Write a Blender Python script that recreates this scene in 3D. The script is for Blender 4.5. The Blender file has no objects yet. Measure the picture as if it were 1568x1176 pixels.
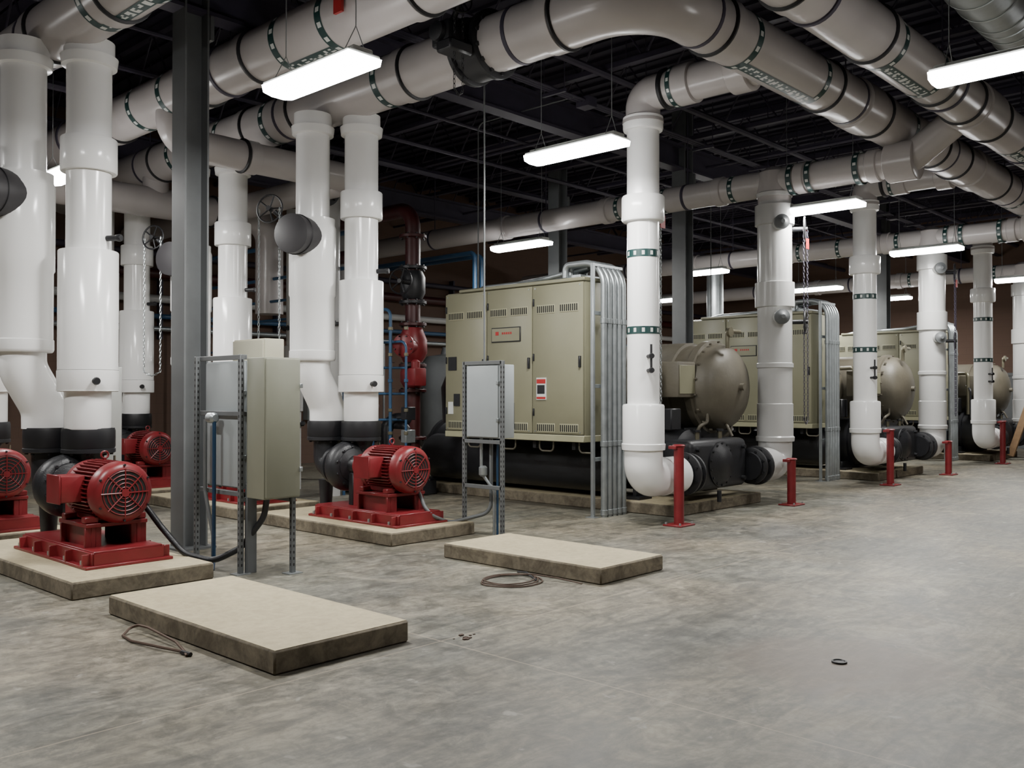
import bpy, bmesh, math, random
from mathutils import Vector, Matrix
random.seed(7)
V = Vector
scene = bpy.context.scene

# ------------------------------------------------------------------ materials
def nt(name):
    m = bpy.data.materials.new(name); m.use_nodes = True
    t = m.node_tree; b = t.nodes['Principled BSDF']
    return m, t, b

def mat(name, col, rough=0.5, metal=0.0, var=0.12, scale=3.0, bump=0.0, bscale=60.0, rvar=0.1):
    m, t, b = nt(name)
    N, L = t.nodes, t.links
    tc = N.new('ShaderNodeTexCoord')
    n = N.new('ShaderNodeTexNoise'); n.inputs['Scale'].default_value = scale
    n.inputs['Detail'].default_value = 6; n.inputs['Roughness'].default_value = 0.6
    L.new(tc.outputs['Object'], n.inputs['Vector'])
    r = N.new('ShaderNodeValToRGB')
    c = V(col)
    r.color_ramp.elements[0].position = 0.3; r.color_ramp.elements[1].position = 0.7
    r.color_ramp.elements[0].color = (*[max(0, x*(1-var)) for x in c], 1)
    r.color_ramp.elements[1].color = (*[min(1, x*(1+var)) for x in c], 1)
    L.new(n.outputs['Fac'], r.inputs['Fac']); L.new(r.outputs['Color'], b.inputs['Base Color'])
    mr = N.new('ShaderNodeMapRange')
    mr.inputs['To Min'].default_value = max(0.02, rough-rvar); mr.inputs['To Max'].default_value = min(1, rough+rvar)
    L.new(n.outputs['Fac'], mr.inputs['Value']); L.new(mr.outputs['Result'], b.inputs['Roughness'])
    b.inputs['Metallic'].default_value = metal
    if bump > 0:
        n2 = N.new('ShaderNodeTexNoise'); n2.inputs['Scale'].default_value = bscale
        L.new(tc.outputs['Object'], n2.inputs['Vector'])
        bp = N.new('ShaderNodeBump'); bp.inputs['Strength'].default_value = bump; bp.inputs['Distance'].default_value = 0.01
        L.new(n2.outputs['Fac'], bp.inputs['Height']); L.new(bp.outputs['Normal'], b.inputs['Normal'])
    return m

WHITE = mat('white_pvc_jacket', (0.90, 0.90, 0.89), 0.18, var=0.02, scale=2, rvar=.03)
WHITE2 = mat('shaded_white_pvc_jacket', (0.50, 0.50, 0.49), 0.22, var=0.04, scale=2, rvar=.04)  # white jacket greyed: weaker light on the pipes is painted into the colour
HEAD = mat('shaded_header_pvc_jacket', (0.46, 0.43, 0.42), 0.25, var=0.06, scale=1.2, rvar=.05)  # whitish jacket with the overhead shadow painted in as grey-beige
BLACK = mat('black_rubber', (0.008, 0.008, 0.010), 0.5)
IRON = mat('black_cast_iron', (0.012, 0.0125, 0.015), 0.45, bump=0.2, bscale=80)
RED = mat('red_machine_paint', (0.175, 0.014, 0.018), 0.38, var=0.15, scale=6)
DRED = mat('dark_red_pipe_paint', (0.050, 0.008, 0.008), 0.45, var=0.2, scale=5)
TAN = mat('tan_enamel', (0.225, 0.218, 0.145), 0.42, var=0.05, scale=2)
TAN2 = mat('tan_insulation', (0.11, 0.098, 0.072), 0.5, var=0.15, scale=3, bump=0.2, bscale=20)
GREYBOX = mat('grey_enclosure_paint', (0.22, 0.225, 0.175), 0.45, var=0.04)
LGREY = mat('light_grey_enclosure_paint', (0.32, 0.35, 0.36), 0.4, var=0.04)
BEIGE = mat('beige_box_paint', (0.36, 0.345, 0.26), 0.5, var=0.04)
GALV = mat('galvanized_steel', (0.36, 0.39, 0.40), 0.36, 0.7, var=0.12, scale=9)
COL = mat('column_primer_grey', (0.11, 0.117, 0.12), 0.5, var=0.12, scale=3)
DARKSTEEL = mat('dark_joist_steel_haze_tint', (0.040, 0.034, 0.055), 0.6, var=0.2)  # dark steel; the purple is lens haze painted into the colour
BONNET = mat('dark_grey_insulation', (0.035, 0.033, 0.036), 0.5, var=0.1)
GREENB = mat('dark_green_label', (0.01, 0.040, 0.038), 0.4)
WLAB = mat('white_label', (0.6, 0.62, 0.60), 0.4, var=0.02)
BLUE = mat('blue_pipe_paint', (0.03, 0.085, 0.17), 0.4)
NAVY = mat('dark_blue_conduit', (0.010, 0.035, 0.075), 0.4)
GREEN = mat('green_machine_paint', (0.03, 0.17, 0.08), 0.45)
BRASS = mat('brass_gauge', (0.20, 0.185, 0.13), 0.35, 0.6)
SLOT = mat('slot_shadow_black', (0.01, 0.01, 0.01), 0.8)
WIRE = mat('rusty_wire', (0.08, 0.05, 0.035), 0.6, 0.3)
ORANGE = mat('safety_red_tag', (0.40, 0.02, 0.02), 0.5)
TRIM = mat('tan_trim', (0.33, 0.32, 0.21), 0.4, var=0.03)
WOOD = mat('timber', (0.35, 0.22, 0.12), 0.7, var=0.2, scale=8)

def emis(name, col, s):
    m, t, b = nt(name)
    b.inputs['Base Color'].default_value = (0.9, 0.9, 0.9, 1)
    b.inputs['Emission Color'].default_value = (*col, 1)
    b.inputs['Emission Strength'].default_value = s
    return m
LENS = emis('fluorescent_lens', (1.0, 0.99, 0.975), 45)

def concrete(name, a, bcol, dark, rough=0.5, joints=False, amt=1.0):
    m, t, b = nt(name)
    N, L = t.nodes, t.links
    tc = N.new('ShaderNodeTexCoord')
    def noise(s, d=8, r=0.62, dist=0.0, vec=None):
        n = N.new('ShaderNodeTexNoise'); n.inputs['Scale'].default_value = s
        n.inputs['Detail'].default_value = d; n.inputs['Roughness'].default_value = r
        n.inputs['Distortion'].default_value = dist
        L.new(vec or tc.outputs['Object'], n.inputs['Vector']); return n
    def ramp(src, p0, p1, c0, c1):
        r = N.new('ShaderNodeValToRGB')
        r.color_ramp.elements[0].position = p0; r.color_ramp.elements[1].position = p1
        r.color_ramp.elements[0].color = (*c0, 1); r.color_ramp.elements[1].color = (*c1, 1)
        L.new(src, r.inputs['Fac']); return r
    def mix(kind, f, x, y):
        k = N.new('ShaderNodeMixRGB'); k.blend_type = kind
        if isinstance(f, float): k.inputs[0].default_value = f
        else: L.new(f, k.inputs[0])
        L.new(x, k.inputs[1]); L.new(y, k.inputs[2]); return k
    n1 = noise(0.55, 5, 0.6, 0.6)
    base = ramp(n1.outputs['Fac'], 0.38, 0.62, a, bcol)
    n2 = noise(2.6, 10, 0.7, 1.4)
    d2 = ramp(n2.outputs['Fac'], 0.40, 0.56, dark, (1, 1, 1))
    m1 = mix('MULTIPLY', 0.95*amt, base.outputs['Color'], d2.outputs['Color'])
    n3 = noise(14, 8, 0.7, 0.5)
    d3 = ramp(n3.outputs['Fac'], 0.35, 0.62, (0.62, 0.62, 0.62), (1.14, 1.14, 1.14))
    m2 = mix('MULTIPLY', 0.8*amt, m1.outputs['Color'], d3.outputs['Color'])
    out = m2
    if joints:
        mp = N.new('ShaderNodeMapping'); mp.inputs['Rotation'].default_value = (0, 0, math.radians(28)); mp.inputs['Scale'].default_value = (1.1, 5.0, 1)
        L.new(tc.outputs['Object'], mp.inputs['Vector'])
        n4 = noise(1.3, 9, 0.72, 1.8, mp.outputs['Vector'])
        d4 = ramp(n4.outputs['Fac'], 0.40, 0.60, (0.64, 0.64, 0.65), (1.18, 1.16, 1.12))
        out = mix('MULTIPLY', 0.85, out.outputs[0], d4.outputs['Color'])
        # large worn / damp darker areas
        n7 = noise(0.32, 6, 0.6, 1.0)
        d7 = ramp(n7.outputs['Fac'], 0.38, 0.60, (0.72, 0.72, 0.74), (1.08, 1.07, 1.04))
        out = mix('MULTIPLY', 0.9, out.outputs[0], d7.outputs['Color'])
        n5 = noise(1.1, 10, 0.75, 0.9)
        d5 = ramp(n5.outputs['Fac'], 0.56, 0.68, (0, 0, 0), (0.5, 0.5, 0.5))
        k5 = N.new('ShaderNodeMixRGB'); k5.inputs[2].default_value = (0.38, 0.345, 0.27, 1)
        L.new(d5.outputs['Color'], k5.inputs[0]); L.new(out.outputs[0], k5.inputs[1]); out = k5
        n6 = noise(5.5, 4, 0.55, 0.4)
        d6 = ramp(n6.outputs['Fac'], 0.66, 0.72, (0, 0, 0), (0.35, 0.35, 0.35))
        k6 = N.new('ShaderNodeMixRGB'); k6.inputs[2].default_value = (0.44, 0.42, 0.37, 1)
        L.new(d6.outputs['Color'], k6.inputs[0]); L.new(out.outputs[0], k6.inputs[1]); out = k6
        sep = N.new('ShaderNodeSeparateXYZ'); L.new(tc.outputs['Object'], sep.inputs[0])
        fac = None
        for ax, off in ((0, 4.08), (1, 4.42)):
            ad = N.new('ShaderNodeMath'); ad.operation = 'ADD'; ad.inputs[1].default_value = 46*2 - off + 2.3
            L.new(sep.outputs[ax], ad.inputs[0])
            mo = N.new('ShaderNodeMath'); mo.operation = 'MODULO'; mo.inputs[1].default_value = 4.6
            L.new(ad.outputs[0], mo.inputs[0])
            su = N.new('ShaderNodeMath'); su.operation = 'SUBTRACT'; su.inputs[1].default_value = 2.3
            L.new(mo.outputs[0], su.inputs[0])
            ab = N.new('ShaderNodeMath'); ab.operation = 'ABSOLUTE'; L.new(su.outputs[0], ab.inputs[0])
            lt = N.new('ShaderNodeMath'); lt.operation = 'LESS_THAN'; lt.inputs[1].default_value = 0.006
            L.new(ab.outputs[0], lt.inputs[0])
            if fac is None: fac = lt
            else:
                mx = N.new('ShaderNodeMath'); mx.operation = 'MAXIMUM'
                L.new(fac.outputs[0], mx.inputs[0]); L.new(lt.outputs[0], mx.inputs[1]); fac = mx
        k = N.new('ShaderNodeMixRGB'); k.inputs[2].default_value = (0.36, 0.30, 0.22, 1)
        ml = N.new('ShaderNodeMath'); ml.operation = 'MULTIPLY'; ml.inputs[1].default_value = 0.5
        L.new(fac.outputs[0], ml.inputs[0])
        L.new(ml.outputs[0], k.inputs[0]); L.new(out.outputs[0], k.inputs[1]); out = k
        vd = N.new('ShaderNodeVectorMath'); vd.operation = 'DISTANCE'; vd.inputs[1].default_value = (5.37, 2.33, 0)
        wv = noise(3, 3, 0.6)
        L.new(tc.outputs['Object'], vd.inputs[0])
        am = N.new('ShaderNodeMath'); am.operation = 'MULTIPLY_ADD'; am.inputs[1].default_value = 0.5; 
        L.new(wv.outputs['Fac'], am.inputs[0]); L.new(vd.outputs['Value'], am.inputs[2])
        rr = N.new('ShaderNodeValToRGB')
        e = rr.color_ramp.elements
        e[0].position = 0.3; e[0].color = (0.6, 0.6, 0.6, 1)
        e[1].position = 0.98; e[1].color = (0, 0, 0, 1)
        e2 = e.new(0.75); e2.color = (0.45, 0.45, 0.45, 1)
        L.new(am.outputs[0], rr.inputs['Fac'])
        k2 = N.new('ShaderNodeMixRGB'); k2.inputs[2].default_value = (0.14, 0.10, 0.07, 1)
        L.new(rr.outputs['Color'], k2.inputs[0]); L.new(out.outputs[0], k2.inputs[1]); out = k2
    L.new(out.outputs[0], b.inputs['Base Color'])
    mr = N.new('ShaderNodeMapRange'); mr.inputs['To Min'].default_value = rough-0.14; mr.inputs['To Max'].default_value = rough+0.2
    L.new(n2.outputs['Fac'], mr.inputs['Value']); L.new(mr.outputs['Result'], b.inputs['Roughness'])
    bp = N.new('ShaderNodeBump'); bp.inputs['Strength'].default_value = 0.25; bp.inputs['Distance'].default_value = 0.006
    L.new(n3.outputs['Fac'], bp.inputs['Height']); L.new(bp.outputs['Normal'], b.inputs['Normal'])
    return m
FLOOR = concrete('concrete_floor', (0.190, 0.188, 0.158), (0.25, 0.225, 0.170), (0.54, 0.55, 0.55), 0.44, True)
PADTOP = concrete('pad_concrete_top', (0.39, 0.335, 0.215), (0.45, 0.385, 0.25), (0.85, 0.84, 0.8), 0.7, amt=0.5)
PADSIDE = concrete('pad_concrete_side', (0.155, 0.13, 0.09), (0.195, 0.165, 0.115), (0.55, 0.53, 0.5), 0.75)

def brick(name, a, bb, mortar, scale):
    m, t, b = nt(name); N, L = t.nodes, t.links
    tc = N.new('ShaderNodeTexCoord'); br = N.new('ShaderNodeTexBrick')
    sp = N.new('ShaderNodeSeparateXYZ'); cb = N.new('ShaderNodeCombineXYZ'); ad = N.new('ShaderNodeMath')
    L.new(tc.outputs['Object'], sp.inputs[0]); L.new(sp.outputs[0], ad.inputs[0]); L.new(sp.outputs[1], ad.inputs[1])
    L.new(ad.outputs[0], cb.inputs[0]); L.new(sp.outputs[2], cb.inputs[1]); L.new(cb.outputs[0], br.inputs['Vector'])
    br.inputs['Scale'].default_value = scale
    br.inputs['Color1'].default_value = (*a, 1); br.inputs['Color2'].default_value = (*bb, 1); br.inputs['Mortar'].default_value = (*mortar, 1)
    br.inputs['Mortar Size'].default_value = 0.005; br.inputs['Brick Width'].default_value = 0.4; br.inputs['Row Height'].default_value = 0.2
    L.new(br.outputs['Color'], b.inputs['Base Color']); b.inputs['Roughness'].default_value = 0.85
    return m
WALL = brick('brown_block_wall', (0.125, 0.076, 0.055), (0.120, 0.073, 0.052), (0.105, 0.065, 0.048), 1.0)
CEIL = mat('dark_roof_deck_haze_tint', (0.022, 0.018, 0.034), 0.8, var=0.2)  # dark deck, purple lens haze mixed into its base colour

# ------------------------------------------------------------------ geometry builder
def frame(ax):
    ax = V(ax).normalized()
    u = V((0, 0, 1)).cross(ax) if abs(ax.z) < 0.95 else V((1, 0, 0)).cross(ax)
    u.normalize(); w = ax.cross(u).normalized()
    return ax, u, w

def fillet(pts, R, n=8):
    pts = [V(p) for p in pts]
    out = [pts[0]]
    for i in range(1, len(pts)-1):
        a, b, c = pts[i-1], pts[i], pts[i+1]
        d1 = (a-b); d2 = (c-b); l1, l2 = d1.length, d2.length
        d1.normalize(); d2.normalize()
        ang = math.pi - d1.angle(d2)
        if ang < 0.02: out.append(b); continue
        t = min(R*math.tan(ang/2), l1*0.49, l2*0.49)
        r = t/math.tan(ang/2)
        cen = b + (d1+d2).normalized() * (r/math.cos(ang/2))
        v0 = b+d1*t-cen
        k = max(2, int(n*ang/(math.pi/2))+1)
        for j in range(k+1):
            th = ang*j/k
            out.append(cen + v0*math.cos(th) - d1*(r*math.sin(th)))
    out.append(pts[-1]); return out

class G:
    def __init__(s, name): s.name = name; s.bm = bmesh.new(); s.mats = []
    def mi(s, m):
        if m not in s.mats: s.mats.append(m)
        return s.mats.index(m)
    def f(s, vs, i):
        try: fc = s.bm.faces.new(vs); fc.material_index = i; return fc
        except ValueError: return None
    def box(s, lo, hi, m, bev=0.0, seg=1, rot=None):
        lo, hi = V(lo), V(hi)
        c = (lo+hi)/2; d = hi-lo
        M = Matrix.Translation(c) @ (rot.to_4x4() if rot else Matrix.Identity(4)) @ Matrix.Diagonal((abs(d.x), abs(d.y), abs(d.z), 1))
        r = bmesh.ops.create_cube(s.bm, size=1.0, matrix=M)
        i = s.mi(m); es = set(); 
        for v in r['verts']:
            for fc in v.link_faces: fc.material_index = i
            for e in v.link_edges: es.add(e)
        if bev > 0:
            bmesh.ops.bevel(s.bm, geom=list(es), offset=bev, segments=seg, affect='EDGES', profile=0.5, material=i)
    def lathe(s, o, ax, prof, m, seg=24, caps=True, mats=None):
        o = V(o); ax, u, w = frame(ax); i = s.mi(m); rings = []
        for (t, r) in prof:
            if r <= 1e-5: rings.append([s.bm.verts.new(o+ax*t)]); continue
            rings.append([s.bm.verts.new(o+ax*t+(u*math.cos(2*math.pi*k/seg)+w*math.sin(2*math.pi*k/seg))*r) for k in range(seg)])
        for j in range(len(rings)-1):
            A, B_ = rings[j], rings[j+1]
            for k in range(seg):
                k2 = (k+1) % seg
                if len(A) == 1 and len(B_) == 1: continue
                if len(A) == 1: s.f([A[0], B_[k2], B_[k]], i)
                elif len(B_) == 1: s.f([A[k], A[k2], B_[0]], i)
                else: s.f([A[k], A[k2], B_[k2], B_[k]], i)
        if caps:
            if len(rings[0]) > 1: s.f(list(reversed(rings[0])), i)
            if len(rings[-1]) > 1: s.f(rings[-1], i)
    def cyl(s, p0, p1, r, m, seg=16, r1=None):
        p0, p1 = V(p0), V(p1); d = p1-p0
        s.lathe(p0, d, [(0, r), (d.length, r if r1 is None else r1)], m, seg)
    def tube(s, pts, r, m, seg=16, R=0.1, n=8, closed=False):
        P = fillet(pts, R, n) if R > 0 and not closed else [V(p) for p in pts]
        Q = [P[0]]
        for p in P[1:]:
            if (p-Q[-1]).length > 1e-5: Q.append(p)
        P = Q; i = s.mi(m); N = len(P)
        tang = []
        for j in range(N):
            if closed: t = P[(j+1) % N]-P[j-1]
            elif j == 0: t = P[1]-P[0]
            elif j == N-1: t = P[-1]-P[-2]
            else: t = (P[j+1]-P[j]).normalized()+(P[j]-P[j-1]).normalized()
            tang.append(t.normalized())
        _, u, _ = frame(tang[0]); rings = []
        for j in range(N):
            t = tang[j]; u = (u - t*u.dot(t)).normalized(); w = t.cross(u)
            rings.append([s.bm.verts.new(P[j]+(u*math.cos(2*math.pi*k/seg)+w*math.sin(2*math.pi*k/seg))*r) for k in range(seg)])
        M = N if closed else N-1
        for j in range(M):
            A, B_ = rings[j], rings[(j+1) % N]
            for k in range(seg):
                k2 = (k+1) % seg; s.f([A[k], A[k2], B_[k2], B_[k]], i)
        if not closed:
            s.f(list(reversed(rings[0])), i); s.f(rings[-1], i)
    def ring(s, c, ax, R, r, m, n=24, seg=8):
        _, u, w = frame(ax); c = V(c)
        s.tube([c+(u*math.cos(2*math.pi*k/n)+w*math.sin(2*math.pi*k/n))*R for k in range(n)], r, m, seg, R=0, closed=True)
    def collar(s, c, ax, r, w, m, seg=32, ch=0.012):
        ax = V(ax).normalized(); c = V(c)
        s.lathe(c-ax*w/2, ax, [(0, r-ch*1.5), (ch, r), (w-ch, r), (w, r-ch*1.5)], m, seg)
    def band(s, c, ax, r, w=0.10):
        c = V(c); ax, u, q = frame(ax); seg = 36; r = r+0.004
        a, b = s.mi(GREENB), s.mi(WLAB)
        ts = [-w/2, -w*0.28, w*0.28, w/2]; rings = []
        for t in ts:
            rings.append([s.bm.verts.new(c+ax*t+(u*math.cos(2*math.pi*k/seg)+q*math.sin(2*math.pi*k/seg))*r) for k in range(seg)])
        for j in range(3):
            for k in range(seg):
                k2 = (k+1) % seg
                s.f([rings[j][k], rings[j][k2], rings[j+1][k2], rings[j+1][k]], b if (j == 1 and k % 3 == 0) else a)
    def bolts(s, c, ax, R, n, r, h, m):
        ax, u, w = frame(ax); c = V(c)
        for k in range(n):
            a = 2*math.pi*(k+0.5)/n; p = c+(u*math.cos(a)+w*math.sin(a))*R
            s.cyl(p, p+ax*h, r, m, 6)
    def flange(s, c, ax, r, w, m, nb=8):
        s.collar(c, ax, r, w, m, 32, 0.006)
        axn = V(ax).normalized(); s.bolts(V(c)-axn*(w/2+0.02), axn, r*0.84, nb, r*0.07, w+0.04, IRON)
    def handwheel(s, c, ax, R, m=BLACK, sp=5):
        ax, u, w = frame(ax); c = V(c)
        s.ring(c, ax, R, R*0.07, m, 24, 6); s.cyl(c-ax*0.04, c+ax*0.04, R*0.18, m, 10)
        for k in range(sp):
            a = 2*math.pi*k/sp; s.cyl(c, c+(u*math.cos(a)+w*math.sin(a))*R, R*0.06, m, 6)
    def chain(s, p0, p1, m=GALV, pitch=0.045, sag=0.0):
        p0, p1 = V(p0), V(p1); d = p1-p0; n = max(2, int(d.length/pitch)); t = d.normalized()
        _, u, w = frame(t)
        for k in range(n):
            c = p0+d*((k+0.5)/n); nrm = u if k % 2 else w; sd = t.cross(nrm)
            P = [c+t*pitch*0.62*math.cos(a)+sd*pitch*0.27*math.sin(a) for a in [2*math.pi*j/8 for j in range(8)]]
            s.tube(P, pitch*0.10, m, 4, R=0, closed=True)
    def chainloop(s, pa, pb, zlow, m=GALV):
        pa, pb = V(pa), V(pb)
        la = V((pa.x, pa.y, zlow+.06)); lb = V((pb.x, pb.y, zlow+.06)); mid = (la+lb)/2; mid.z = zlow
        s.chain(pa, la, m); s.chain(la, mid, m); s.chain(mid, lb, m); s.chain(lb, pb, m)
    def labelstrip(s, c, ax, r, up, L, arc=40):
        c = V(c); ax = V(ax).normalized(); up = V(up); up = (up-ax*up.dot(ax)).normalized(); sd = ax.cross(up)
        i = s.mi(GREENB); j = s.mi(WLAB); n = 6; cols = max(6, int(L/.035)); rr = r+.004; rnd = random.Random(int(L*100))
        grid = []
        for a in range(n+1):
            th = math.radians(-arc/2+arc*a/n)
            grid.append([s.bm.verts.new(c+ax*(-L/2+L*k/cols)+(up*math.cos(th)+sd*math.sin(th))*rr) for k in range(cols+1)])
        for a in range(n):
            for k in range(cols):
                w = (1 <= a <= n-2) and (k % 3 != 2) and rnd.random() < .62
                s.f([grid[a][k], grid[a][k+1], grid[a+1][k+1], grid[a+1][k]], j if w else i)
    def done(s, origin=(0, 0, 0), name=None):
        o = V(origin)
        bmesh.ops.translate(s.bm, verts=s.bm.verts, vec=-o)
        bmesh.ops.recalc_face_normals(s.bm, faces=s.bm.faces)
        me = bpy.data.meshes.new(s.name+'_mesh')
        for fc in s.bm.faces: fc.smooth = True
        s.bm.to_mesh(me); s.bm.free()
        me.set_sharp_from_angle(angle=math.radians(38))
        for m in s.mats: me.materials.append(m)
        return inst(s.name, me, o)

def inst(name, me, loc, rz=0.0, parent=None):
    ob = bpy.data.objects.new(name, me); ob.location = loc; ob.rotation_euler = (0, 0, rz)
    scene.collection.objects.link(ob)
    if parent: ob.parent = parent
    return ob

ZC = 7.0; ZH = 6.93
# ------------------------------------------------------------------ room shell
X0, X1, Y0, Y1 = -5.0, 30.0, -4.0, 18.0
g = G('floor'); g.box((X0-.2, Y0-.2, -0.2), (X1+.2, Y1+.2, 0), FLOOR); g.done()
g = G('ceiling'); g.box((X0-.2, Y0-.2, ZC), (X1+.2, Y1+.2, ZC+.2), CEIL)
for k in range(int((X1-X0)/0.3)):
    x = X0+k*0.3; g.box((x, Y0, ZC-0.05), (x+0.12, Y1, ZC), CEIL)
g.done()
g = G('wall_back'); g.box((X0-.2, Y1, 0), (X1+.2, Y1+.2, ZC), WALL); g.done()
g = G('wall_right'); g.box((X1, Y0, 0), (X1+.2, Y1, ZC), WALL); g.done()
g = G('wall_left'); g.box((X0-.2, Y0, 0), (X0, Y1, ZC), WALL); g.done()
g = G('wall_front'); g.box((X0-.2, Y0-.2, 0), (X1+.2, Y0, ZC), WALL); g.done()

g = G('steel_roof_joist')
zb, zt = 6.05, 6.88
g.box((-.05, Y0, zt-.06), (.05, Y1, zt+.06), DARKSTEEL); g.box((-.05, Y0, zb-.04), (.05, Y1, zb+.03), DARKSTEEL)
y = Y0
while y < Y1-0.1:
    g.cyl((0, y, zb), (0, min(y+.55, Y1), zt), 0.016, DARKSTEEL, 5)
    g.cyl((0, min(y+.55, Y1), zt), (0, min(y+1.1, Y1), zb), 0.016, DARKSTEEL, 5); y += 1.1
j = g.done((0, 0, 0)); j.location.x = -3.2
for k in range(1, 18): inst('steel_roof_joist', j.data, (-3.2+k*1.9, 0, 0))
g = G('steel_roof_girder')
g.box((X0, -.12, 5.98), (X1, .12, 6.02), DARKSTEEL); g.box((X0, -.01, 5.6), (X1, .01, 6.0), DARKSTEEL); g.box((X0, -.12, 5.58), (X1, .12, 5.62), DARKSTEEL)
gi = g.done(); gi.location = (0, 9.02, 0); inst('steel_roof_girder', gi.data, (0, 15.5, 0))
g = G('ceiling_service_conduits')
for (yy, zz, r) in ((1.0, 5.95, .03), (5.6, 5.9, .03), (7.6, 5.95, .05), (10.6, 5.9, .03), (11.6, 5.75, .04), (12.8, 5.7, .06), (13.4, 5.95, .03)):
    g.cyl((X0, yy, zz), (X1, yy, zz), r, DARKSTEEL, 8)
for yy in (8.0, 8.06, 8.12): g.cyl((X0, yy, 5.7), (X1, yy, 5.7), .018, DARKSTEEL, 8)
for xx in (8.2, 11.6, 15, 18.4, 21.8, 26): g.cyl((xx, Y0, 5.8), (xx, Y1, 5.8), 0.028, DARKSTEEL, 8)
for k in range(14):
    xx = 3.8+k*1.9
    g.box((xx-.02, 7.85, 5.64), (xx+.02, 8.25, 5.68), DARKSTEEL)
    for yy in (7.87, 8.23): g.cyl((xx, yy, 5.64), (xx, yy, ZH), .008, DARKSTEEL, 5)
    g.cyl((xx+.3, 5.6, 5.9), (xx+.3, 5.6, 5.72), .02, DARKSTEEL, 8); g.lathe((xx+.3, 5.6, 5.72), (0, 0, -1), [(0, .015), (.03, .015), (.04, .045), (.045, 0)], BRASS, 10)
    g.cyl((xx+.1, 10.6, 5.9), (xx+.9, 11.2, ZH), .014, DARKSTEEL, 5)
    if k % 3 == 0: g.box((xx+.6, 7.94, 5.62), (xx+.8, 8.16, 5.76), DARKSTEEL, .005)
for (xx, yy, zz) in ((7.55, 7.45, 1.93), (9.9, 9.9, 3.1), (16.65, 9.9, 3.1)):
    g.tube([(xx, 8.0, 5.7), (xx, yy, 5.7), (xx, yy, zz)], .010, COL, 8, R=.12)
g.done()

g = G('steel_column')
def hcol(g, x, y, w=0.27, t=0.02, top=ZC):
    g.box((x-w/2, y-w/2, 0.02), (x+w/2, y-w/2+t, top), COL); g.box((x-w/2, y+w/2-t, 0.02), (x+w/2, y+w/2, top), COL)
    g.box((x-t/2, y-w/2+t, 0.02), (x+t/2, y+w/2-t, top), COL)
    g.box((x-.2, y-.2, 0), (x+.2, y+.2, 0.02), COL)
    g.box((x-w/2-.03, y-w/2-.04, 5.3), (x+w/2+.03, y-w/2, 5.55), COL)
hcol(g, 0, 0)
c = g.done(); c.location = (4.77, 9.02, 0); c.rotation_euler.z = math.radians(90)
for p in ((14.2, 9.02), (14.15, 11.9), (23.5, 9.02)): inst('steel_column', c.data, (*p, 0), math.radians(90))

# ------------------------------------------------------------------ pads
def pad(x0, x1, y0, y1, h=0.14):
    g = G('concrete_equipment_pad')
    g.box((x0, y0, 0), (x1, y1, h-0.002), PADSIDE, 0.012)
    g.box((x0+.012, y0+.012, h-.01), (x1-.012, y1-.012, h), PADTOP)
    return g.done(((x0+x1)/2, (y0+y1)/2, 0))
pad(2.93, 3.93, 4.56, 6.72); pad(6.17, 7.1, 4.72, 6.65)
pad(2.92, 4.12, 7.35, 10.05); pad(6.22, 7.45, 7.5, 10.1)
pad(2.92, 4.12, 10.4, 12.95); pad(6.22, 7.45, 10.5, 13.05); pad(6.22, 7.45, 13.45, 16.1)
for k in range(3): pad(10.2+6.75*k, 12.5+6.75*k, 6.6, 12.6, 0.15)

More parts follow.
